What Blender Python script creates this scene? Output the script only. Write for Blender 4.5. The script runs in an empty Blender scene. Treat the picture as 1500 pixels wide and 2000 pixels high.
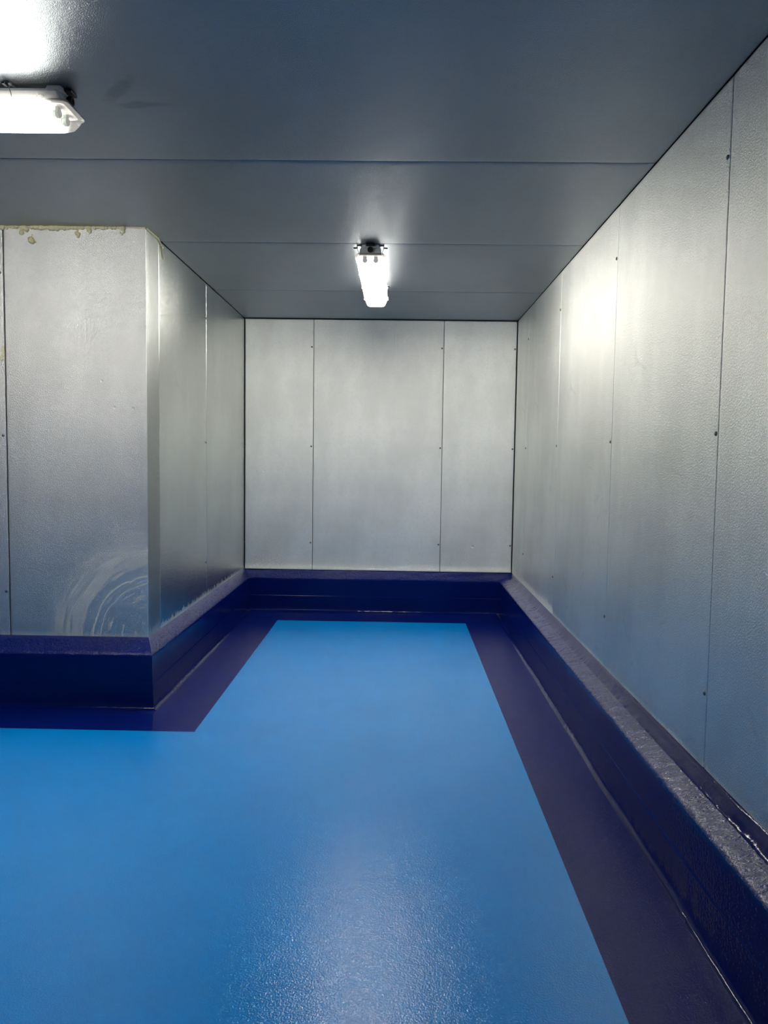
import bpy, bmesh, math, random
from mathutils import Vector, Matrix, noise

random.seed(7)
S = bpy.context.scene
COL = S.collection

# ------------------------------------------------------------------ camera
CH = 1.5
F_PX = 1516.2
yaw, pitch, roll = 0.0171, 0.0695, 0.0140
cy, sy = math.cos(yaw), math.sin(yaw)
cp, sp = math.cos(pitch), math.sin(pitch)
cr, sr = math.cos(roll), math.sin(roll)
r0 = Vector((cy, sy, 0)); u0 = Vector((-sp*sy, sp*cy, cp))
RIGHT = r0*cr + u0*sr
UP = r0*-sr + u0*cr
FWD = Vector((-cp*sy, cp*cy, -sp))
cam_d = bpy.data.cameras.new('camera')
cam = bpy.data.objects.new('camera', cam_d); COL.objects.link(cam)
cam_d.sensor_fit = 'HORIZONTAL'; cam_d.sensor_width = 36.0
cam_d.lens = F_PX/1500*36.0
cam_d.clip_start = 0.02
M = Matrix((RIGHT, UP, -FWD)).transposed().to_4x4()
M.translation = (0, 0, CH)
cam.matrix_world = M
S.camera = cam

# ------------------------------------------------------------------ world, exposure
w = bpy.data.worlds.new('world'); S.world = w; w.use_nodes = True
w.node_tree.nodes['Background'].inputs[0].default_value = (0, 0, 0, 1)
w.node_tree.nodes['Background'].inputs[1].default_value = 0
S.view_settings.view_transform = 'Standard'
S.view_settings.look = 'None'
S.view_settings.gamma = 1
S.view_settings.use_curve_mapping = False
S.view_settings.exposure = 0.0
S.cycles.glossy_bounces = 8
S.cycles.sample_clamp_indirect = 20
TUBE = 104.0
DIFFUSER = 53.0
TUBE_COL = (1.0, 0.955, 0.885)


def surf(px, py, axis, val):
    """point of the surface axis=val seen at a pixel of the photograph"""
    d = RIGHT*(px-750) + UP*(1000-py) + FWD*F_PX
    t = (val - (0, 0, CH)[axis])/d[axis]
    return Vector((0, 0, CH)) + d*t


# ------------------------------------------------------------------ room numbers
XR, XL, YB, YF, H = 1.120, -1.4863, 7.505, 4.584, 2.8166
XFL, YR = -4.6, -2.0              # far left wall, wall behind the camera
ZW = 0.400                        # bottom of the wall sheets
SCREW_Z = (2.550, 1.602, 0.668)


# ------------------------------------------------------------------ node helpers
def new_mat(name):
    m = bpy.data.materials.new(name); m.use_nodes = True
    nt = m.node_tree
    b = nt.nodes['Principled BSDF']
    return m, nt, b


def N(nt, t, **kw):
    n = nt.nodes.new(t)
    for k, v in kw.items():
        setattr(n, k, v)
    return n


def val(nt, sock, v):
    if hasattr(v, 'is_linked') or isinstance(v, bpy.types.NodeSocket):
        nt.links.new(v, sock)
    else:
        sock.default_value = v


def math_(nt, op, a, b=0.0, c=0.0, clamp=False):
    n = N(nt, 'ShaderNodeMath', operation=op); n.use_clamp = clamp
    val(nt, n.inputs[0], a); val(nt, n.inputs[1], b)
    if op in ('MULTIPLY_ADD', 'SMOOTH_MIN', 'COMPARE'):
        val(nt, n.inputs[2], c)
    return n.outputs[0]


def maprange(nt, x, a, b, c=0.0, d=1.0, smooth=True):
    n = N(nt, 'ShaderNodeMapRange')
    n.interpolation_type = 'SMOOTHSTEP' if smooth else 'LINEAR'
    val(nt, n.inputs['Value'], x)
    n.inputs['From Min'].default_value = a; n.inputs['From Max'].default_value = b
    n.inputs['To Min'].default_value = c; n.inputs['To Max'].default_value = d
    return n.outputs[0]


def coords(nt, scale=(1, 1, 1), rot=(0, 0, 0), world=False):
    if world:
        src = N(nt, 'ShaderNodeNewGeometry').outputs['Position']
    else:
        src = N(nt, 'ShaderNodeTexCoord').outputs['Object']
    mp = N(nt, 'ShaderNodeMapping')
    mp.inputs['Scale'].default_value = scale; mp.inputs['Rotation'].default_value = rot
    nt.links.new(src, mp.inputs['Vector'])
    return mp.outputs[0]


def noise_(nt, vec, scale, detail=2.0, rough=0.5, dist=0.0):
    n = N(nt, 'ShaderNodeTexNoise')
    nt.links.new(vec, n.inputs['Vector'])
    n.inputs['Scale'].default_value = scale; n.inputs['Detail'].default_value = detail
    n.inputs['Roughness'].default_value = rough; n.inputs['Distortion'].default_value = dist
    return n.outputs[0]


def mix(nt, f, a, b):
    n = N(nt, 'ShaderNodeMix', data_type='RGBA')
    val(nt, n.inputs[0], f)
    val(nt, n.inputs[6], a); val(nt, n.inputs[7], b)
    return n.outputs[2]


def bump(nt, h, strength, dist, normal=None):
    n = N(nt, 'ShaderNodeBump')
    n.inputs['Strength'].default_value = strength; n.inputs['Distance'].default_value = dist
    nt.links.new(h, n.inputs['Height'])
    if normal: nt.links.new(normal, n.inputs['Normal'])
    return n.outputs[0]


def metal(name, base=(0.83, 0.835, 0.79), rough=0.42, grain=0.5, lime=0.5, dents=(), scuff=None,
          diag=0.6, streak=0.25, smear=0.0, limeh=0.05, lines=(), smudge=()):
    """galvanised sheet with an embossed grain; local x = width, z = height"""
    m, nt, b = new_mat(name)
    tc = N(nt, 'ShaderNodeTexCoord').outputs['Object']
    sep = N(nt, 'ShaderNodeSeparateXYZ'); nt.links.new(tc, sep.inputs[0])
    X, Z = sep.outputs[0], sep.outputs[2]
    # embossed grain: short diagonal flecks
    g1 = noise_(nt, coords(nt, (1.0, 1.0, 0.45), (0, diag, 0)), 340, 1.5, 0.5)
    g2 = noise_(nt, coords(nt, (1, 1, 1)), 460, 1.0, 0.5)
    gr = math_(nt, 'ADD', math_(nt, 'MULTIPLY', g1, 0.75), math_(nt, 'MULTIPLY', g2, 0.25))
    nb = bump(nt, gr, 1.0, 0.0054*grain)
    st = noise_(nt, coords(nt, (14, 14, 0.35)), 3.0, 3.0, 0.55)         # rolling streaks, vertical
    nb = bump(nt, st, streak, 0.0016, nb)
    if dents:
        acc = None
        for (dx, dz, r) in dents:
            ax = math_(nt, 'SUBTRACT', X, dx); az = math_(nt, 'SUBTRACT', Z, dz)
            d2 = math_(nt, 'ADD', math_(nt, 'MULTIPLY', ax, ax), math_(nt, 'MULTIPLY', az, az))
            k = maprange(nt, math_(nt, 'SQRT', d2), 0.0, r, 1.0, 0.0)
            acc = k if acc is None else math_(nt, 'ADD', acc, k)
        nb = bump(nt, math_(nt, 'MULTIPLY', acc, -1.0), 1.0, 0.003, nb)
    for lx in lines:
        k = maprange(nt, math_(nt, 'ABSOLUTE', math_(nt, 'SUBTRACT', X, lx)), 0.0, 0.006, 1.0, 0.0)
        nb = bump(nt, math_(nt, 'MULTIPLY', k, -1.0), 0.6, 0.0012, nb)
    big = noise_(nt, coords(nt, (1, 1, 0.6)), 1.6, 4.0, 0.6)
    fine = noise_(nt, coords(nt), 42, 3.0, 0.6)
    rgh = math_(nt, 'ADD', rough-0.06, math_(nt, 'MULTIPLY', big, 0.06))
    rgh = math_(nt, 'ADD', rgh, math_(nt, 'MULTIPLY', fine, 0.04))
    dark = tuple(c*0.90 for c in base) + (1,)
    lite = tuple(min(1, c*1.05) for c in base) + (1,)
    colr = mix(nt, maprange(nt, big, 0.35, 0.65), dark, lite)
    colr = mix(nt, math_(nt, 'MULTIPLY', maprange(nt, fine, 0.45, 0.7), 0.25), colr, (base[0]*0.85, base[1]*0.86, base[2]*0.86, 1))
    met = 1.0
    mask = None
    if lime:
        sn = noise_(nt, coords(nt, (22, 22, 3.0)), 1.6, 5.0, 0.65)
        low = maprange(nt, Z, 0.0, limeh, 1.0, 0.0)
        mask = math_(nt, 'MULTIPLY', maprange(nt, math_(nt, 'ADD', sn, math_(nt, 'MULTIPLY', low, 0.35)), 0.62, 0.88), low)
        edge = maprange(nt, math_(nt, 'ADD', Z, math_(nt, 'MULTIPLY', sn, -0.03)), -0.012, 0.018, 1.0, 0.0)
        mask = math_(nt, 'MULTIPLY', math_(nt, 'MAXIMUM', mask, math_(nt, 'MULTIPLY', edge, 0.6)), lime, clamp=True)
    if smear:
        sm = noise_(nt, coords(nt, (2.2, 1, 3.5), (0, 0.5, 0)), 1.3, 6.0, 0.7, 1.2)
        k = math_(nt, 'MULTIPLY', maprange(nt, sm, 0.60, 0.72), smear)
        colr = mix(nt, k, colr, (base[0]*0.45, base[1]*0.48, base[2]*0.52, 1))
    for (ux, uz, rx_, rz_, rot_) in smudge:
        dx_ = math_(nt, 'SUBTRACT', X, ux); dz_ = math_(nt, 'SUBTRACT', Z, uz)
        c_, s_ = math.cos(rot_), math.sin(rot_)
        p_ = math_(nt, 'DIVIDE', math_(nt, 'ADD', math_(nt, 'MULTIPLY', dx_, c_), math_(nt, 'MULTIPLY', dz_, s_)), rx_)
        q_ = math_(nt, 'DIVIDE', math_(nt, 'SUBTRACT', math_(nt, 'MULTIPLY', dz_, c_), math_(nt, 'MULTIPLY', dx_, s_)), rz_)
        rr_ = math_(nt, 'SQRT', math_(nt, 'ADD', math_(nt, 'MULTIPLY', p_, p_), math_(nt, 'MULTIPLY', q_, q_)))
        nn_ = noise_(nt, coords(nt), 16, 5.0, 0.7)
        k = maprange(nt, math_(nt, 'ADD', rr_, math_(nt, 'MULTIPLY', nn_, 1.1)), 0.85, 1.35, 0.55, 0.0)
        colr = mix(nt, k, colr, (base[0]*0.35, base[1]*0.38, base[2]*0.45, 1))
    if scuff:
        ex, ez, ra, rb = scuff
        ax = math_(nt, 'DIVIDE', math_(nt, 'SUBTRACT', X, ex), ra)
        az = math_(nt, 'DIVIDE', math_(nt, 'SUBTRACT', Z, ez), rb)
        rad = math_(nt, 'SQRT', math_(nt, 'ADD', math_(nt, 'MULTIPLY', ax, ax), math_(nt, 'MULTIPLY', az, az)))
        ang = math_(nt, 'ARCTAN2', az, ax)
        # rings of streaks that run round the swirl
        cmb = N(nt, 'ShaderNodeCombineXYZ')
        nt.links.new(math_(nt, 'MULTIPLY', rad, 26.0), cmb.inputs[0])
        nt.links.new(math_(nt, 'MULTIPLY', ang, 2.2), cmb.inputs[1])
        sn2 = noise_(nt, cmb.outputs[0], 1.0, 4.0, 0.6, 0.4)
        wob = math_(nt, 'ADD', rad, math_(nt, 'MULTIPLY', noise_(nt, coords(nt), 9.0, 3.0), 0.16))
        ring = math_(nt, 'MULTIPLY', maprange(nt, wob, 1.06, 1.10), maprange(nt, wob, 1.15, 1.72, 1.0, 0.0))
        body = math_(nt, 'MULTIPLY', ring, maprange(nt, sn2, 0.28, 0.62))
        line = math_(nt, 'MULTIPLY', maprange(nt, sn2, 0.60, 0.63), maprange(nt, wob, 1.0, 1.9, 1.0, 0.0))
        inl = math_(nt, 'MULTIPLY', maprange(nt, math_(nt, 'ABSOLUTE', math_(nt, 'SUBTRACT', wob, 0.93)), 0.0, 0.016, 1.6, 0.0), 1.0, clamp=True)
        inl2 = math_(nt, 'MULTIPLY', maprange(nt, math_(nt, 'ABSOLUTE', math_(nt, 'SUBTRACT', wob, 0.82)), 0.0, 0.012, 1.5, 0.0), 1.0, clamp=True)
        up = maprange(nt, Z, 0.62, 0.72, 1.0, 0.0)
        sc = math_(nt, 'MULTIPLY', math_(nt, 'ADD', math_(nt, 'MULTIPLY', body, 0.7), math_(nt, 'MULTIPLY', line, 0.8)), up)
        sc = math_(nt, 'MAXIMUM', sc, math_(nt, 'MAXIMUM', inl, inl2))
        mask = sc if mask is None else math_(nt, 'MAXIMUM', mask, sc)
        mask = math_(nt, 'MINIMUM', mask, 0.9)
    if mask is not None:
        colr = mix(nt, mask, colr, (0.72, 0.72, 0.66, 1))
        nt.links.new(math_(nt, 'SUBTRACT', 1.0, math_(nt, 'MULTIPLY', mask, 0.85)), b.inputs['Metallic'])
        rgh = math_(nt, 'ADD', rgh, math_(nt, 'MULTIPLY', mask, 0.3))
    else:
        b.inputs['Metallic'].default_value = 1.0
    nt.links.new(colr, b.inputs['Base Color'])
    nt.links.new(rgh, b.inputs['Roughness'])
    nt.links.new(nb, b.inputs['Normal'])
    return m


def coating(name, base, rough, bscale, bstr, bdist, pits=0.0, var=0.06, spec=0.5, wave=0.0):
    """glossy resin coating with orange peel"""
    m, nt, b = new_mat(name)
    v = coords(nt, world=True)
    g = noise_(nt, v, bscale, 2.0, 0.55)
    nb = bump(nt, g, bstr, bdist)
    if wave:
        nb = bump(nt, noise_(nt, v, 5.0, 2.0), wave, 0.01, nb)
    if pits:
        vo = N(nt, 'ShaderNodeTexVoronoi'); vo.inputs['Scale'].default_value = 75
        nt.links.new(coords(nt, (1.0, 0.6, 1.0), world=True), vo.inputs['Vector'])
        pk = maprange(nt, vo.outputs['Distance'], 0.05, 0.30)
        sel = maprange(nt, noise_(nt, v, 9, 3), 0.48, 0.62)
        h = math_(nt, 'MULTIPLY', math_(nt, 'SUBTRACT', pk, 1.0), sel)
        nb = bump(nt, h, pits, 0.006, nb)
        lump = noise_(nt, coords(nt, (1.0, 0.75, 1.0), world=True), 60, 4.0, 0.6)
        nb = bump(nt, lump, pits, 0.006, nb)
    big = noise_(nt, v, 2.2, 4.0, 0.6)
    d = tuple(c*(1-var) for c in base)+(1,); l = tuple(c*(1+var) for c in base)+(1,)
    nt.links.new(mix(nt, maprange(nt, big, 0.3, 0.7), d, l), b.inputs['Base Color'])
    nt.links.new(math_(nt, 'ADD', rough-0.03, math_(nt, 'MULTIPLY', noise_(nt, v, 6, 3), 0.06)), b.inputs['Roughness'])
    b.inputs['Specular IOR Level'].default_value = spec
    nt.links.new(nb, b.inputs['Normal'])
    return m


def plain(name, base, rough=0.5, metallic=0.0, spec=0.5, nscale=60, bstr=0.05):
    m, nt, b = new_mat(name)
    v = coords(nt)
    n = noise_(nt, v, nscale, 3.0)
    nt.links.new(mix(nt, n, tuple(c*0.9 for c in base)+(1,), tuple(c*1.1 for c in base)+(1,)), b.inputs['Base Color'])
    b.inputs['Roughness'].default_value = rough; b.inputs['Metallic'].default_value = metallic
    b.inputs['Specular IOR Level'].default_value = spec
    nt.links.new(bump(nt, n, bstr, 0.002), b.inputs['Normal'])
    return m


PX0 = surf(12, 840, 1, YF).x          # seam left of the pillar face
def dent(px, py, axis, v, x0, sign=1, r=0.012):
    p = surf(px, py, axis, v)
    return ((p.x-x0) if axis == 1 else (x0-p.y), p.z-ZW, r)

MET_R = metal('galvanised_side', base=(0.80, 0.81, 0.77), rough=0.40, grain=0.75, lime=0.6, diag=0.25, streak=0.25, smear=0.2)
MET_RF = metal('galvanised_side_limed', base=(0.80, 0.81, 0.77), rough=0.40, grain=0.75, lime=1.0, limeh=0.16, diag=0.25, streak=0.25, smear=0.2)
MET_L = metal('galvanised_alcove', base=(0.72, 0.745, 0.70), rough=0.24, grain=0.35, lime=0.75, limeh=0.08, diag=0.4, streak=0.3, smear=0.2)
MET_B = metal('galvanised_back', base=(0.90, 0.91, 0.87), rough=0.44, grain=0.75, lime=0.4, streak=0.12)
MET_BM = metal('galvanised_back_middle', base=(0.90, 0.91, 0.87), rough=0.44, grain=0.75, lime=0.4, streak=0.12, lines=(0.775,))
MET_BL = metal('galvanised_back_dented', base=(0.90, 0.91, 0.87), rough=0.44, grain=0.75, lime=0.4, streak=0.12,
               dents=[dent(a, b_, 1, YB, XL+0.006) for a, b_ in ((500, 922), (516, 921), (541, 920), (567, 915))])
MET_BR = metal('galvanised_back_right', base=(0.90, 0.91, 0.87), rough=0.44, grain=0.75, lime=0.4, streak=0.12,
               dents=[dent(948, 971, 1, YB, 0.426), (0.31, 0.25, 0.02)])
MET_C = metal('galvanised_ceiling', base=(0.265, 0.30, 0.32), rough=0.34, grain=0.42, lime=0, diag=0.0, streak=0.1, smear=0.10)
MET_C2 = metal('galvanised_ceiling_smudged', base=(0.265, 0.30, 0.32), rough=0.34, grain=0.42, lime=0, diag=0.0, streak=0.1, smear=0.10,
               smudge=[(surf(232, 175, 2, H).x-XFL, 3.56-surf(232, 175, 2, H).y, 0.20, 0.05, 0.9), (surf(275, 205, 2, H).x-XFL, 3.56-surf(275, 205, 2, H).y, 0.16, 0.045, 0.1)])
MET_F = metal('galvanised_front', base=(0.78, 0.785, 0.77), rough=0.38, grain=0.85, lime=0.5, diag=0.6, streak=0.1)
MET_FL = metal('galvanised_fold_shaded', base=(0.42, 0.44, 0.42), rough=0.30, grain=0.6, lime=0.5, limeh=0.12)  # same sheet as the pillar face; weaker side light put into a darker base
e0 = surf(302, 1243, 1, YF)
MET_P = metal('galvanised_pillar', base=(0.78, 0.785, 0.77), rough=0.38, grain=0.85, lime=0.5, diag=0.6, streak=0.1,
              dents=[dent(a, b_, 1, YF, PX0) for a, b_ in ((222, 796), (258, 798), (197, 744))],
              scuff=(e0.x-PX0, e0.z-ZW, 0.44, 0.43))
M_GAP = plain('dark_joint', (0.012, 0.013, 0.016), 0.9)
M_SCREW = plain('screw_grey', (0.16, 0.17, 0.18), 0.4, 0.7)
M_BLUE = coating('light_blue_resin', (0.0, 0.30, 0.84), 0.12, 170, 0.6, 0.0022, wave=0.15, var=0.03, spec=0.43)
M_NAVY = coating('navy_resin', (0.002, 0.011, 0.155), 0.17, 150, 0.5, 0.003, wave=0.2, spec=0.17)
M_KERB = coating('navy_kerb', (0.001, 0.008, 0.11), 0.14, 70, 0.25, 0.003, wave=0.08, spec=0.2)
M_KERBTOP = coating('navy_kerb_rough', (0.001, 0.010, 0.15), 0.13, 110, 0.6, 0.003, pits=0.8, spec=1.0)
M_KERBTOP2 = coating('navy_kerb_trowelled', (0.0, 0.010, 0.15), 0.10, 90, 0.5, 0.003, pits=0.7, spec=0.3)
M_FOAM = plain('expanding_foam', (0.66, 0.61, 0.37), 0.65, 0, 0.3, 80, 0.5)
M_HOUSE = plain('lamp_housing_grey', (0.80, 0.79, 0.76), 0.45)
M_BLACK = plain('black_rubber', (0.01, 0.01, 0.012), 0.5)
M_STEEL = plain('clip_steel', (0.35, 0.36, 0.38), 0.35, 1.0)
M_WHITE = plain('white_plastic', (0.75, 0.75, 0.72), 0.4)
M_CLIP = plain('clear_clip', (0.8, 0.8, 0.78), 0.3); M_CLIP.node_tree.nodes['Principled BSDF'].inputs['Alpha'].default_value = 0.35
M_GREEN = plain('green_holder', (0.09, 0.14, 0.115), 0.4)
M_CAP = plain('tube_cap', (0.55, 0.52, 0.45), 0.35, 0.6)

M_TUBE, nt, b = new_mat('fluorescent_tube')
b.inputs['Base Color'].default_value = (0.9, 0.9, 0.9, 1)
b.inputs['Emission Color'].default_value = TUBE_COL + (1,)
b.inputs['Emission Strength'].default_value = TUBE

# clear ribbed cover: part of the tube light passes, part is scattered by the cover, which glows evenly along the tubes
M_DIFF, nt, b = new_mat('clear_prismatic_diffuser')
nt.nodes.remove(b)
out = nt.nodes['Material Output']
tr = N(nt, 'ShaderNodeBsdfTransparent'); tr.inputs[0].default_value = (0.96, 0.96, 0.95, 1)
em = N(nt, 'ShaderNodeEmission'); em.inputs[0].default_value = TUBE_COL + (1,)
gl = N(nt, 'ShaderNodeBsdfGlossy'); gl.inputs['Roughness'].default_value = 0.15
sep = N(nt, 'ShaderNodeSeparateXYZ'); nt.links.new(N(nt, 'ShaderNodeTexCoord').outputs['Object'], sep.inputs[0])
along = maprange(nt, math_(nt, 'ABSOLUTE', sep.outputs[0]), 0.565, 0.665, 1.0, 0.010)
low = maprange(nt, sep.outputs[2], -0.068, -0.073, 0.08, 1.0)
nt.links.new(math_(nt, 'MULTIPLY', math_(nt, 'MULTIPLY', along, low), DIFFUSER), em.inputs[1])
m1 = N(nt, 'ShaderNodeMixShader'); m1.inputs[0].default_value = 0.55
m2 = N(nt, 'ShaderNodeMixShader'); m2.inputs[0].default_value = 0.06
wv = N(nt, 'ShaderNodeTexWave'); wv.inputs['Scale'].default_value = 60
nt.links.new(coords(nt), wv.inputs['Vector'])
nt.links.new(bump(nt, wv.outputs['Fac'], 0.2, 0.001), gl.inputs['Normal'])
nt.links.new(tr.outputs[0], m1.inputs[1]); nt.links.new(em.outputs[0], m1.inputs[2])
nt.links.new(m1.outputs[0], m2.inputs[1]); nt.links.new(gl.outputs[0], m2.inputs[2])
nt.links.new(m2.outputs[0], out.inputs[0])


# ------------------------------------------------------------------ object helpers
def link(name, me, mats, parent=None, kind=None, mw=None):
    o = bpy.data.objects.new(name, me); COL.objects.link(o)
    for m in (mats if isinstance(mats, (list, tuple)) else [mats]):
        if m and m.name not in [x.name for x in me.materials if x]:
            me.materials.append(m)
    if mw is not None: o.matrix_world = mw
    if parent:
        o.parent = parent
        o.matrix_parent_inverse = Matrix()
        if mw is not None:
            o.matrix_basis = parent_world(parent).inverted() @ mw
    if kind: o['kind'] = kind
    return o


PW = {}
def parent_world(p):
    m = p.matrix_basis.copy()
    q = p.parent
    while q:
        m = q.matrix_basis @ m
        q = q.parent
    return m


def tag(o, label=None, cat=None, group=None):
    if label: o['label'] = label
    if cat: o['category'] = cat
    if group: o['group'] = group
    return o


def box_bm(bm, lo, hi):
    vs = [bm.verts.new((x, y, z)) for x in (lo[0], hi[0]) for y in (lo[1], hi[1]) for z in (lo[2], hi[2])]
    for f in ((0, 1, 3, 2), (4, 6, 7, 5), (0, 4, 5, 1), (2, 3, 7, 6), (0, 2, 6, 4), (1, 5, 7, 3)):
        bm.faces.new([vs[i] for i in f])
    return vs


def mesh_of(bm, name, smooth=False, bevel=0.0, segs=2):
    bmesh.ops.recalc_face_normals(bm, faces=bm.faces)
    if bevel:
        bmesh.ops.bevel(bm, geom=[e for e in bm.edges if e.is_manifold and e.calc_face_angle(0) > 0.5], offset=bevel, segments=segs,
                        affect='EDGES', profile=0.5)
    me = bpy.data.meshes.new(name); bm.to_mesh(me); bm.free()
    if smooth:
        me.polygons.foreach_set('use_smooth', [True]*len(me.polygons))
    return me


def box(name, lo, hi, mat, parent=None, kind=None, bevel=0.0, mw=None):
    bm = bmesh.new(); box_bm(bm, lo, hi)
    return link(name, mesh_of(bm, name, bevel=bevel), mat, parent, kind, mw)


def ticks(w, edge, mid):
    a = [0.0, 0.0012, 0.003, 0.006, 0.011, 0.018, 0.028, 0.042, 0.065]
    a = [x for x in a if x < w*0.4] if edge else [0.0]
    inner = w - 2*a[-1]
    n = max(2, int(round(inner/mid)))
    return a + [a[-1]+inner*i/n for i in range(1, n)] + [w-x for x in reversed(a)]


def frame_matrix(facing, origin):
    m = {'back': Matrix(((1, 0, 0), (0, 1, 0), (0, 0, 1))),
         'right': Matrix(((0, 1, 0), (-1, 0, 0), (0, 0, 1))),
         'left': Matrix(((0, -1, 0), (1, 0, 0), (0, 0, 1))),
         'rear': Matrix(((-1, 0, 0), (0, -1, 0), (0, 0, 1))),
         'down': Matrix(((1, 0, 0), (0, 0, -1), (0, 1, 0)))}[facing].to_4x4()
    m.translation = origin
    return m


SCREW_ME = None
def screw_mesh():
    global SCREW_ME
    if SCREW_ME is None:
        bm = bmesh.new()
        prof = [(0.0085, 0.0), (0.0085, -0.0012), (0.0074, -0.0032), (0.0052, -0.0045), (0.0024, -0.0052)]
        rings = [[bm.verts.new((r*math.cos(a*math.tau/12), y, r*math.sin(a*math.tau/12))) for a in range(12)] for r, y in prof]
        for a, b_ in zip(rings, rings[1:]):
            for i in range(12):
                bm.faces.new((a[i], a[(i+1) % 12], b_[(i+1) % 12], b_[i]))
        bm.faces.new(rings[-1])
        SCREW_ME = mesh_of(bm, 'screw', smooth=True)
        SCREW_ME.materials.append(M_SCREW)
    return SCREW_ME


def panel(wall, facing, origin, w, h, mat, seed, wrap=None, screws=(), roll_v=0.0012, roll_h=0.0008,
          flare_bottom=0.0, wav=0.0007, thick=0.012, hard=0.0022):
    """one metal sheet; local x width, z height, -y towards the room.  wrap = (corner position, ) bends it round a corner"""
    us, vs = ticks(w, True, 0.11), ticks(h, True, 0.14)
    if wrap:
        us = sorted(set([round(u, 5) for u in us if abs(u-wrap) > 0.01] + [wrap-0.006, wrap-0.004, wrap-0.002, wrap, wrap+0.002, wrap+0.004, wrap+0.006]))
    bm = bmesh.new()
    rx = seed*3.17
    grid = []
    for u in us:
        row = []
        for v in vs:
            eu, ev = min(u, w-u), min(v, h-v)
            d = roll_v*math.exp(-eu/0.022) + roll_h*math.exp(-ev/0.022)
            d += hard*max(0, 1-eu/0.003)**1.6 + hard*max(0, 1-ev/0.003)**1.6
            if flare_bottom: d -= flare_bottom*math.exp(-(v/0.04)**1.3)
            wv_ = noise.noise(Vector((u*1.3+rx, v*0.55, seed)))*1.0 + noise.noise(Vector((u*4+rx, v*1.4, seed+5)))*0.3
            fade = min(1, eu/0.05)*min(1, ev/0.05)
            d += wav*wv_*fade
            if wrap and u > wrap:
                p = Vector((wrap-d, u-wrap, v))
            else:
                p = Vector((u, d, v))
            if wrap and abs(u-wrap) < 0.0061:
                c = 1-abs(u-wrap)/0.006
                p += Vector((-0.0018*c, 0.0018*c, 0))
            row.append(bm.verts.new(p))
        grid.append(row)
    for i in range(len(us)-1):
        for j in range(len(vs)-1):
            bm.faces.new((grid[i][j], grid[i+1][j], grid[i+1][j+1], grid[i][j+1]))
    # skirts back to the core
    rim = [grid[i][0] for i in range(len(us))] + [grid[-1][j] for j in range(1, len(vs))] + \
          [grid[i][-1] for i in range(len(us)-2, -1, -1)] + [grid[0][j] for j in range(len(vs)-2, 0, -1)]
    nr = []
    for vtx in rim:
        c = vtx.co.copy()
        if wrap and c.y > 0.01: c.x -= thick*0.6
        else: c.y += thick
        nr.append(bm.verts.new(c))
    for k in range(len(rim)):
        k2 = (k+1) % len(rim)
        bm.faces.new((rim[k2], rim[k], nr[k], nr[k2]))
    me = bpy.data.meshes.new('panel'); bm.to_mesh(me); bm.free()
    me.polygons.foreach_set('use_smooth', [True]*len(me.polygons))
    me.set_sharp_from_angle(angle=math.radians(50))
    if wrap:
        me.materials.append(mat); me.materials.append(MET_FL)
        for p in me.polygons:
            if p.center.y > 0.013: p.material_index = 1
    o = link('panel', me, mat, wall, mw=frame_matrix(facing, origin))
    for (su, sv) in screws:
        s = bpy.data.objects.new('screw', screw_mesh()); COL.objects.link(s)
        s.parent = o; s.location = (su, 0.0006, sv)
    return o


G = 0.0045   # joint width
def wall_panels(wall, facing, cuts, z0, z1, mats, seed0, plane, screw_side='start', **kw):
    """cuts: positions along the wall in the direction of local +x"""
    for i in range(len(cuts)-1):
        a, b_ = cuts[i], cuts[i+1]
        sgn = 1 if b_ > a else -1
        wd = abs(b_-a)-G
        a2 = a + sgn*G/2
        if facing in ('back', 'rear'): org = (a2, plane, z0)
        else: org = (plane, a2, z0)
        hh = z1-z0
        sc = []
        if screw_side == 'end': sc = [(wd-0.016, z-z0) for z in SCREW_Z]
        elif screw_side == 'start': sc = [(0.016, z-z0) for z in SCREW_Z]
        m = mats[i] if isinstance(mats, (list, tuple)) else mats
        panel(wall, facing, org, wd, hh, m, seed0+i, screws=[s for s in sc if 0.02 < s[1] < hh-0.02], **kw)


# ------------------------------------------------------------------ room shell
T = 0.012
ztop = H-0.002
wall_back = box('wall_back', (XL-0.2, YB+T, 0), (XR+0.2, YB+0.15, H+0.1), M_GAP, kind='structure')
wall_panels(wall_back, 'back', [XL+0.004, -0.8216, 0.4223, XR-0.004], ZW+0.004, ztop-0.004, [MET_BL, MET_BM, MET_BR], 1, YB,
            'end', flare_bottom=0.011, roll_v=0.0016)
wall_right = box('wall_right', (XR+T, YR-0.2, 0), (XR+0.15, YB+T, H+0.1), M_GAP, kind='structure')
wall_panels(wall_right, 'right', [YB-0.004, 6.8466, 5.5167, 4.1187, 2.7559, 1.38, 0.02, -1.34, YR], ZW-0.004, ztop, [MET_RF, MET_RF] + [MET_R]*6, 20, XR, 'end', roll_v=0.0018)
wall_left = box('wall_left', (XL-0.15, YF+T, 0), (XL-T, YB+T, H+0.1), M_GAP, kind='structure')
FL = 0.245
wall_panels(wall_left, 'left', [YF+FL, 6.02, YB-0.004], ZW, ztop, MET_L, 40, XL, 'end', roll_v=0.0016)
wall_lf = box('wall_left_front', (XFL-0.15, YF+T, 0), (XL-0.151, YF+0.15, H+0.1), M_GAP, kind='structure')
wall_panels(wall_lf, 'back', [XFL, -3.6, PX0], ZW, ztop, MET_F, 50, YF, 'end')
WP = XL-(PX0+G/2)
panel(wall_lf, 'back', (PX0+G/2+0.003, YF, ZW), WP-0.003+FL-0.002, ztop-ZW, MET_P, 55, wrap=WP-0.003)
wall_rear = box('wall_rear', (XFL-0.15, YR-0.15, 0), (XR+T, YR-T, H+0.1), M_GAP, kind='structure')
wall_panels(wall_rear, 'rear', [XR, -0.25, -1.62, -2.99, XFL], ZW, ztop, MET_F, 60, YR, 'end')
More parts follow.
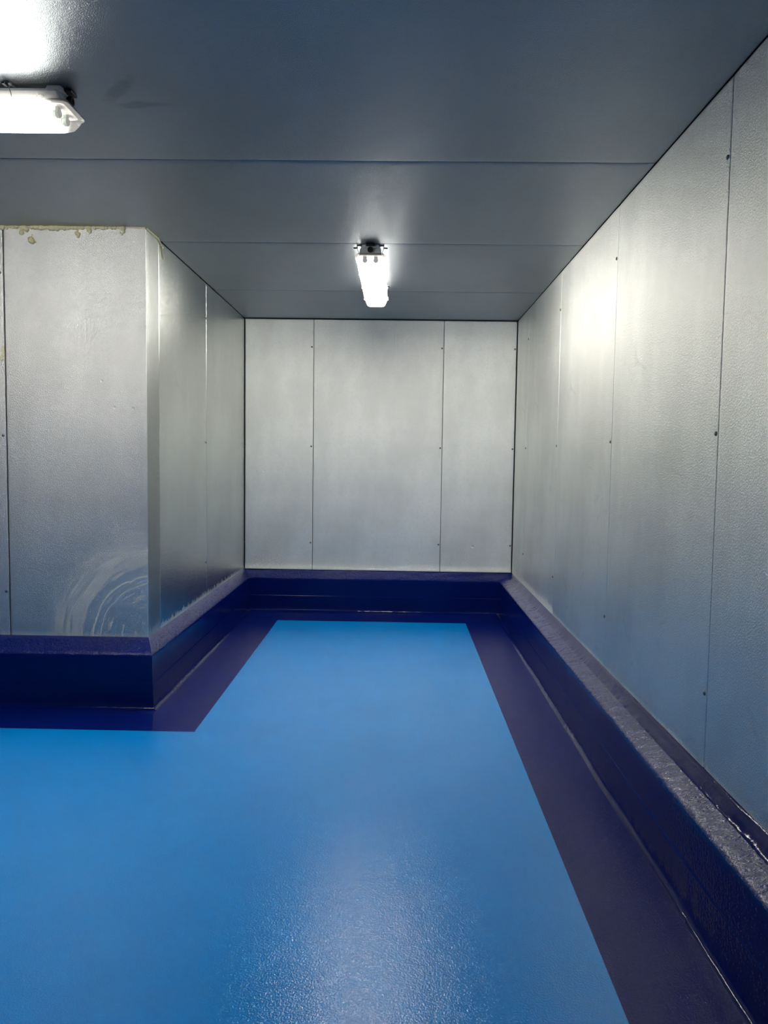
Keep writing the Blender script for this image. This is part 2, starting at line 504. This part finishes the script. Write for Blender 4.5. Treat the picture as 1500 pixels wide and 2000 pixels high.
wall_fl = box('wall_far_left', (XFL-0.15, YR-T, 0), (XFL-T, YF+T, H+0.1), M_GAP, kind='structure')
wall_panels(wall_fl, 'left', [YR, -0.65, 0.7, 2.05, 3.3, YF], ZW, ztop, MET_F, 70, XFL, 'end')

ceiling = box('ceiling', (XFL-0.15, YR-0.15, H+T), (XR+0.15, YB+0.15, H+0.12), M_GAP, kind='structure')
cc = [YB-0.003, 6.258, 4.8916, 3.5607, 2.10, 0.74, -0.62, YR]
for i in range(len(cc)-1):
    a, b_ = cc[i], cc[i+1]
    x0 = XL-0.0 if b_ > 4.6 else XFL
    x1 = XR-0.001
    if i == 2 or i == 1:
        pass
    # the strip that meets the pillar runs over the alcove and, in front of it, to the left
    if a > YF > b_:
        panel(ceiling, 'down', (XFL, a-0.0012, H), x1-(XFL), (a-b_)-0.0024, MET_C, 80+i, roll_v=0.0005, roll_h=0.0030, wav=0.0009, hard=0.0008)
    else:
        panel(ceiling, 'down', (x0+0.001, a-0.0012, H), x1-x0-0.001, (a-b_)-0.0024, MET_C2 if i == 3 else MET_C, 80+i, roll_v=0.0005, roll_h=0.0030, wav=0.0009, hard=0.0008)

# floor slab and its light blue field
floor = box('floor', (XFL-0.15, YR-0.15, -0.1), (XR+0.15, YB+0.15, 0.0), M_NAVY, kind='structure')
BX0, BX1, BY, BFY = -1.0835, 0.6397, 7.0208, 4.1046
bm = bmesh.new()
pts = [(BX0, BY), (BX1, BY), (BX1, YR+0.48), (XFL+0.45, YR+0.48), (XFL+0.45, BFY), (BX0, BFY)]
top = [bm.verts.new((x, y, 0.0012)) for x, y in pts]; bot = [bm.verts.new((x, y, -0.002)) for x, y in pts]
bm.faces.new(top); bm.faces.new(list(reversed(bot)))
for i in range(6):
    bm.faces.new((top[i], bot[i], bot[(i+1) % 6], top[(i+1) % 6]))
fc = link('floor_coating', mesh_of(bm, 'floor_coating'), M_BLUE, floor)
fc['label'] = 'light blue glossy resin field inside the navy border'

# ------------------------------------------------------------------ kerbs
# path corners (wall planes): right wall, back, left, left front ... each profile point has its own offset
def prof(kind):
    # (offset from wall plane, z, material)
    if kind == 'R':
        return [(0.0, 0.398), (0.010, 0.383), (0.030, 0.356), (0.042, 0.350), (0.080, 0.337), (0.108, 0.329), (0.118, 0.322), (0.121, 0.314), (0.122, 0.300),
                (0.123, 0.26), (0.126, 0.20), (0.1285, 0.158), (0.1287, 0.1530), (0.1308, 0.1505), (0.1309, 0.146), (0.133, 0.10), (0.136, 0.050), (0.1385, 0.020), (0.144, 0.007), (0.155, 0.0013), (0.172, -0.001)]
    if kind == 'L':
        w_ = 0.053
    elif kind == 'B':
        w_ = 0.030
    else:
        w_ = 0.103
    f = lambda k: w_*k
    return [(0.0, 0.403), (f(0.10), 0.396), (f(0.25), 0.386), (f(0.35), 0.378), (f(0.62), 0.356), (f(0.88), 0.334), (f(0.98), 0.324), (w_+0.002, 0.316), (w_+0.0025, 0.300),
            (w_+0.003, 0.26), (w_+0.004, 0.20), (w_+0.0055, 0.158), (w_+0.0057, 0.1530), (w_+0.0076, 0.1505), (w_+0.0077, 0.146), (w_+0.009, 0.10), (w_+0.0115, 0.050), (w_+0.0135, 0.020), (w_+0.019, 0.007), (w_+0.030, 0.0013), (w_+0.047, -0.001)]


P = {k: prof(k) for k in 'RBLF'}
NP = len(P['R'])
def corner(name, j):
    """corner position of profile line j"""
    oR, oB, oL, oF = (P[k][j][0] for k in 'RBLF')
    zR, zB, zL, zF = (P[k][j][1] for k in 'RBLF')
    return {'rear_right': (XR-oR, YR+oR, zR), 'back_right': (XR-oR, YB-oB, (zR+zB)/2), 'back_left': (XL+oL, YB-oB, zL),
            'pillar': (XL+oL, YF-oF, zF), 'far_left': (XFL+oF, YF-oF, zF), 'rear_left': (XFL+oF, YR+oF, zF)}[name]


def smooth01(t):
    t = max(0.0, min(1.0, t)); return t*t*(3-2*t)


def kerb(name, ca, cb, kind, seed, step=0.02, groove=None):
    ref0, ref1 = Vector(corner(ca, 0)), Vector(corner(cb, 0))
    L = (ref1-ref0).length
    n = max(8, int(L/step))
    ts = [i/n for i in range(n+1)]
    if groove:
        t0 = groove/L
        ts = sorted(ts + [t0-0.008/L, t0-0.004/L, t0, t0+0.004/L, t0+0.008/L])
    dirv = (ref1-ref0).normalized()
    nrm = Vector((-dirv.y, dirv.x, 0))          # towards the room for a path walked with the room on the left
    bm = bmesh.new(); grid = []
    for t in ts:
        row = []
        for j in range(NP):
            A, B = Vector(corner(ca, j)), Vector(corner(cb, j))
            p = A.lerp(B, t)
            zz = P[kind][j][1]
            s_end = smooth01(t*L/0.35)*smooth01((1-t)*L/0.35)
            p.z = p.z + (zz-p.z)*s_end
            fade = min(1, t*L/0.06)*min(1, (1-t)*L/0.06)
            q = Vector((t*L*1.0+seed*7, j*0.37, seed))
            amp_n, amp_z = 0.0, 0.0
            if 1 <= j <= 3:
                amp_n = 0.004*noise.noise(Vector((t*L*5, 1, seed))) ; amp_z = 0.0015*noise.noise(Vector((t*L*8, j, seed)))
            if 3 <= j <= 7:
                rg = {'R': 0.0032, 'L': 0.0018}.get(kind, 0.0022)
                amp_z = rg*(noise.noise(Vector((t*L*28, j*0.9, seed)))+0.9*noise.noise(Vector((t*L*70, j*1.7, seed))))
                if kind == 'R' and t*L > 3.2: amp_z *= 1.0
                amp_n = 0.35*amp_z + 0.002*noise.noise(Vector((t*L*2.2, 3, seed)))
            if 8 <= j <= 16:
                amp_n = 0.0010*noise.noise(Vector((t*L*1.0, j*0.1, seed))) + 0.00012*noise.noise(Vector((t*L*12, j, seed)))
            if j >= 16 and j < NP-1:
                amp_n = 0.007*noise.noise(Vector((t*L*1.9, 9, seed))) + 0.0022*noise.noise(Vector((t*L*17, 2, seed)))
                amp_z = 0.0007*noise.noise(Vector((t*L*30, j, seed))) if j < NP-2 else 0
            if groove and abs(t*L-groove) < 0.003 and 3 <= j <= 7:
                amp_z -= 0.010
            p += nrm*amp_n*fade; p.z += amp_z*fade
            if j == NP-2: p.z = max(p.z, 0.0008)
            row.append(bm.verts.new(p))
        # buried back edge
        A, B = Vector(corner(ca, 0)), Vector(corner(cb, 0)); p = A.lerp(B, t)-nrm*0.012
        b0 = bm.verts.new(p); b1 = bm.verts.new((p.x, p.y, -0.01))
        row = [b1, b0] + row
        grid.append(row)
    for i in range(len(grid)-1):
        for j in range(len(grid[0])-1):
            f = bm.faces.new((grid[i][j], grid[i+1][j], grid[i+1][j+1], grid[i][j+1]))
            jj = j-2
            f.material_index = 1 if (3 <= jj < 7 if kind == 'R' else 0 <= jj < 7) else 0
            f.smooth = True
    bmesh.ops.recalc_face_normals(bm, faces=bm.faces)
    me = bpy.data.meshes.new(name); bm.to_mesh(me); bm.free()
    me.materials.append(M_KERB); me.materials.append(M_KERBTOP if kind in 'RL' else M_KERBTOP2)
    o = bpy.data.objects.new(name, me); COL.objects.link(o); o['kind'] = 'structure'
    return o


kerb('baseboard_right', 'rear_right', 'back_right', 'R', 1.3, 0.012, groove=4.14-YR)
kerb('baseboard_back', 'back_right', 'back_left', 'B', 2.7, 0.015)
kerb('baseboard_left', 'back_left', 'pillar', 'L', 3.9, 0.012)
kerb('baseboard_left_front', 'pillar', 'far_left', 'F', 4.4, 0.012)
kerb('baseboard_far_left', 'far_left', 'rear_left', 'F', 5.1, 0.05)
kerb('baseboard_rear', 'rear_left', 'rear_right', 'F', 6.2, 0.05)


# ------------------------------------------------------------------ lamps
LEN, HW = 1.425, 0.089
Z_RIM, Z_BOT, Z_TOP = -0.071, -0.125, -0.014      # below the ceiling
def lathe_x(bm, prof_, cx, cyy, cz, n=14, cap=True):
    """rings of (x, r) round the x axis"""
    rings = [[bm.verts.new((cx+x, cyy+r*math.cos(a*math.tau/n), cz+r*math.sin(a*math.tau/n))) for a in range(n)] for x, r in prof_]
    for a, b_ in zip(rings, rings[1:]):
        for i in range(n):
            bm.faces.new((a[i], a[(i+1) % n], b_[(i+1) % n], b_[i]))
    if cap:
        bm.faces.new(rings[0]); bm.faces.new(rings[-1])


def loft(bm, sections, cap=True):
    rows = [[bm.verts.new(p) for p in s] for s in sections]
    n = len(rows[0])
    for a, b_ in zip(rows, rows[1:]):
        for i in range(n):
            bm.faces.new((a[i], a[(i+1) % n], b_[(i+1) % n], b_[i]))
    if cap:
        bm.faces.new(rows[0]); bm.faces.new(rows[-1])


def rrect(hx, hy, z, r, n=4):
    pts = []
    for (sx, sy_, a0) in ((1, 1, 0), (-1, 1, 90), (-1, -1, 180), (1, -1, 270)):
        for k in range(n+1):
            a = math.radians(a0+90*k/n)
            pts.append((sx*(hx-r)+r*math.cos(a), sy_*(hy-r)+r*math.sin(a), z))
    return pts


def make_lamp(label, end):
    """batten along local x, near end at +x; origin on the ceiling"""
    L2 = LEN/2
    root = bpy.data.objects.new('batten_lamp', None); COL.objects.link(root)
    tag(root, label, 'lamp', 'twin tube batten lamps on the ceiling')
    bm = bmesh.new()
    loft(bm, [rrect(L2-0.050, 0.058, Z_TOP, 0.012), rrect(L2-0.034, 0.066, Z_TOP-0.012, 0.012), rrect(L2-0.022, 0.069, Z_RIM+0.014, 0.012),
              rrect(L2-0.018, 0.072, Z_RIM+0.001, 0.014)])
    h = link('housing', mesh_of(bm, 'housing'), M_HOUSE, root)
    for sx in (-1, 1):     # raised mounting feet
        bm = bmesh.new()
        loft(bm, [rrect(0.026, 0.052, 0, 0.008), rrect(0.031, 0.060, Z_TOP-0.004, 0.008)])
        me = mesh_of(bm, 'mounting_foot')
        o = link('mounting_foot', me, M_HOUSE, root); o.location = (sx*(L2-0.060), 0, 0)
    # reflector tray inside
    bm = bmesh.new()
    loft(bm, [rrect(L2-0.03, 0.062, Z_RIM+0.004, 0.01), rrect(L2-0.03, 0.062, Z_RIM+0.001, 0.01)])
    link('reflector_tray', mesh_of(bm, 'reflector_tray'), M_WHITE, root)
    # diffuser shell, open at the top
    bm = bmesh.new()
    secs = [rrect(L2-0.017, 0.073, Z_RIM+0.0125, 0.018), rrect(L2-0.003, HW-0.004, Z_RIM+0.012, 0.022), rrect(L2+0.0015, HW, Z_RIM+0.006, 0.022), rrect(L2+0.002, HW+0.0006, Z_RIM-0.002, 0.022), rrect(L2-0.004, HW-0.006, Z_RIM-0.006, 0.022),
            rrect(L2-0.010, HW-0.010, Z_RIM-0.022, 0.024), rrect(L2-0.024, HW-0.020, Z_BOT+0.010, 0.026), rrect(L2-0.040, HW-0.034, Z_BOT+0.001, 0.026), rrect(L2-0.06, HW-0.05, Z_BOT, 0.02)]
    loft(bm, secs, cap=False)
    bm.verts.ensure_lookup_table()
    bm.faces.new([bm.verts[i] for i in range(len(bm.verts)-20, len(bm.verts))])
    link('diffuser', mesh_of(bm, 'diffuser', smooth=True), M_DIFF, root)
    # tubes
    for s in (-1, 1):
        bm = bmesh.new()
        lathe_x(bm, [(-L2+0.085, 0.0125), (L2-0.085, 0.0125)], 0, s*0.034, Z_RIM-0.020, 16)
        t = link('fluorescent_tube', mesh_of(bm, 'fluorescent_tube', smooth=False), M_TUBE, root)
        for e in (-1, 1):
            bm = bmesh.new()
            lathe_x(bm, [(0, 0.0128), (0.020, 0.0128), (0.022, 0.010), (0.028, 0.010)], 0, 0, 0, 16)
            if e < 0:
                for v in bm.verts: v.co.x *= -1
            c = link('tube_cap', mesh_of(bm, 'tube_cap'), M_CAP, t)
            c.location = (e*(L2-0.085), s*0.034, Z_RIM-0.020)
            bm = bmesh.new()
            lathe_x(bm, [(0, 0.016), (0.012, 0.016), (0.016, 0.012)], 0, 0, 0, 16)
            box_bm(bm, (0, -0.012, 0), (0.012, 0.012, 0.020))
            if e < 0:
                for v in bm.verts: v.co.x *= -1
            g = link('lamp_holder', mesh_of(bm, 'lamp_holder'), M_GREEN, root)
            g.location = (e*(L2-0.058), s*0.034, Z_RIM-0.020)
    # cable gland on the near end (and a blind plug on the far one)
    for e in (1, -1):
        bm = bmesh.new()
        lathe_x(bm, [(0, 0.015), (0.006, 0.018), (0.016, 0.018), (0.019, 0.015), (0.019, 0.010), (0.014, 0.009)], 0, 0, 0, 14)
        if e < 0:
            for v in bm.verts: v.co.x *= -1
        g = link('cable_gland', mesh_of(bm, 'cable_gland'), M_BLACK, root)
        g.location = (e*(L2-0.030), 0, -0.034)
    # black block at the ceiling; stands in for shadow on the crosswise lamp
    bm = bmesh.new(); box_bm(bm, (L2-0.034, -0.028, -0.011), (L2-0.006, 0.028, -0.0005))
    link('dark_block', mesh_of(bm, 'dark_block', bevel=0.003), M_BLACK, root)
    # ceiling brackets with a stud on each side
    for bx in (-0.42, L2-0.055):
        bm = bmesh.new(); box_bm(bm, (bx-0.013, -0.085, -0.009), (bx+0.013, 0.085, -0.001))
        br = link('bracket', mesh_of(bm, 'bracket', bevel=0.001), M_STEEL, root)
        for s in (-1, 1):
            bm = bmesh.new()
            box_bm(bm, (bx-0.005, s*0.080, -0.020), (bx+0.005, s*0.106, -0.012))
            box_bm(bm, (bx-0.006, s*0.080, -0.020), (bx+0.006, s*0.085, -0.002))
            link('stud', mesh_of(bm, 'stud', bevel=0.001), M_BLACK, br)
            # spring wire from stud to housing lip
            bm = bmesh.new()
            for a, b_ in (((bx+0.010, s*0.088, -0.012), (bx+0.014, s*0.072, -0.050)),):
                va, vb = Vector(a), Vector(b_); d = (vb-va).normalized(); n1 = d.orthogonal().normalized()*0.0018; n2 = d.cross(n1)
                loft(bm, [[va+n1*math.cos(k*1.0472)+n2*math.sin(k*1.0472) for k in range(6)], [vb+n1*math.cos(k*1.0472)+n2*math.sin(k*1.0472) for k in range(6)]])
            link('spring_wire', mesh_of(bm, 'spring_wire'), M_STEEL, br)
    # diffuser clips along both long sides
    for bx in (-0.62, -0.21, 0.21, 0.62):
        for s in (-1, 1):
            bm = bmesh.new()
            box_bm(bm, (bx-0.011, s*(HW-0.018), Z_RIM+0.014), (bx+0.011, s*(HW-0.010), Z_RIM+0.034))
            box_bm(bm, (bx-0.010, s*(HW-0.012), Z_RIM-0.008), (bx+0.010, s*(HW+0.007), Z_RIM+0.018))
            link('clip', mesh_of(bm, 'clip', bevel=0.002), M_CLIP, root)
    return root


lamp2 = make_lamp('white batten lamp glowing in the middle of the alcove ceiling, end towards the viewer', 0)
lamp2.matrix_world = Matrix.Translation((-0.191, 4.876+LEN/2, H)) @ Matrix.Rotation(-math.pi/2, 4, 'Z')


def copy_tree(o, parent=None):
    c = o.copy(); COL.objects.link(c)
    if parent: c.parent = parent
    for ch in list(o.children):
        copy_tree(ch, c)
    return c


lamp1 = copy_tree(lamp2)
for ch in lamp1.children:          # its near bracket sits further in
    if ch.name.startswith('bracket') and ch.data.vertices[0].co.x > 0: ch.location.x = -0.16
lamp1['label'] = 'white batten lamp lying crosswise on the ceiling, cut off by the left frame edge'
lamp1.matrix_world = Matrix.Translation((-1.196-LEN/2, 2.912, H))


# ------------------------------------------------------------------ expanding foam along the pillar top
def foam_mesh(blobs, voxel=0.0022):
    bm = bmesh.new()
    for p, r in blobs:
        res = bmesh.ops.create_icosphere(bm, subdivisions=2, radius=r)
        sx = random.uniform(0.85, 1.15)
        for v in res['verts']:
            n_ = noise.noise(v.co*60+Vector(p)*13)
            v.co = Vector((v.co.x*sx, v.co.y, v.co.z))*(1+0.25*n_) + Vector(p)
    me = bpy.data.meshes.new('tmp'); bm.to_mesh(me); bm.free()
    o = bpy.data.objects.new('tmp', me); COL.objects.link(o)
    r = o.modifiers.new('r', 'REMESH'); r.mode = 'VOXEL'; r.voxel_size = voxel; r.use_smooth_shade = True
    s_ = o.modifiers.new('s', 'SMOOTH'); s_.iterations = 2
    dg = bpy.context.evaluated_depsgraph_get()
    me2 = bpy.data.meshes.new_from_object(o.evaluated_get(dg))
    bpy.data.objects.remove(o); bpy.data.meshes.remove(me)
    me2.materials.clear(); me2.materials.append(M_FOAM)
    return me2


pxm = F_PX/YF
def fb(px, py, r):
    p = surf(px, py, 1, YF)
    return ((p.x, YF-r/pxm*0.35, min(p.z, H-r/pxm*0.6)), r/pxm)


bead = []
x = -16.0
while x < 246:
    r_ = 1.5+5.0*abs(noise.noise(Vector((x*0.17, 0, 3))))+(0.9 if 60 < x < 150 else 0)
    bead.append(fb(x, 442.2+1.2*noise.noise(Vector((x*0.3, 5, 0))), r_)); x += r_*0.75
for (a, b_, r_) in ((5, 443, 5), (14, 446, 3), (25, 444, 3.5), (45, 446, 5.5), (53, 449, 5), (49, 444, 5), (62, 442, 4), (80, 446, 5), (83, 443, 5), (103, 443, 6), (112, 443, 6.2), (98, 448, 3),
                    (122, 444, 4), (126, 448, 3), (133, 446, 3), (143, 444, 4), (170, 443, 3.5), (185, 444, 4), (200, 443, 4), (209, 445, 3.5), (219, 446, 3), (225, 444, 3.5), (240, 444, 5.5)):
    bead.append(fb(a, b_, r_))
x = 244
while x < 284:
    bead.append(fb(x, 441.5, 1.7)); x += 1.3
# along the side of the pillar, under the ceiling
for k in range(34):
    t = k/33
    px = 286+(310-286)*t; py = 444+7*t+(470-444-7)*t**1.25
    p = surf(px, py, 0, XL)
    rr = (2.4+1.1*noise.noise(Vector((k*0.6, 2, 2))))/pxm
    bead.append(((XL+rr*0.3, p.y, min(p.z, H-rr*0.5)), rr))
foam = bpy.data.objects.new('expanding_foam', None); COL.objects.link(foam)
foam.location = (surf(130, 442, 1, YF).x, YF, H-0.02)
tag(foam, 'lumpy pale yellow expanding foam squeezed out along the top of the pillar face', 'foam')
FI = Matrix.Translation(-foam.location)
def foam_part(name, blobs, label=None, voxel=0.0022):
    me = foam_mesh(blobs, voxel); me.transform(FI)
    o = link(name, me, M_FOAM, foam)
    if label: o['label'] = label
foam_part('foam_bead', bead)
drips = [[(43, 451, 3), (43, 455, 4.5)], [(63, 459, 1.5), (62, 463, 1.8), (62, 470, 6.3), (64, 472, 5.5), (60, 468, 5), (70, 473, 1.6)],
         [(152, 447, 1.6), (152, 451, 2), (150, 456, 3.6), (154, 458, 4), (153, 462, 3.2)], [(173, 447, 3.6), (175, 451, 3.8), (176, 454, 3)],
         [(241, 449, 4.2), (242, 453, 3.4), (236, 455, 2), (239, 458, 2)]]
for d in drips:
    foam_part('foam_drip', [fb(*q) for q in d], voxel=0.0018)
dr = []
for (a, b_, r_) in ((310, 471, 2.4), (311.5, 474, 2.6), (313, 478, 2.8), (314.5, 482, 3.2), (316.5, 484, 2.4), (315, 486, 2.4), (315, 489, 2.2), (315, 492, 2.2), (315.5, 495, 2.3), (316, 498, 2.6), (317, 501, 3.0), (318, 504, 3.0), (318.5, 506, 2.4)):
    p = surf(a, b_, 0, XL)
    dr.append(((XL+r_/pxm*0.3, p.y, p.z), r_/pxm))
foam_part('foam_drip', dr, voxel=0.0015)
# dried patch beside the left seam
p = surf(4, 690, 1, YF)
bm = bmesh.new()
bl = []
for k in range(14):
    bl.append(((p.x+random.uniform(-0.008, 0.012), YF-0.002, p.z+(k/13-0.5)*0.075), 0.0075))
me = foam_mesh(bl, 0.0022)
for v in me.vertices: v.co.y = YF + (v.co.y-YF)*0.4
me.transform(Matrix.Translation((-p.x, -YF, -p.z)))
o = link('foam_patch', me, M_FOAM); o.location = (p.x, YF, p.z)
tag(o, 'small dried patch of yellow foam on the sheet left of the pillar seam', 'foam')
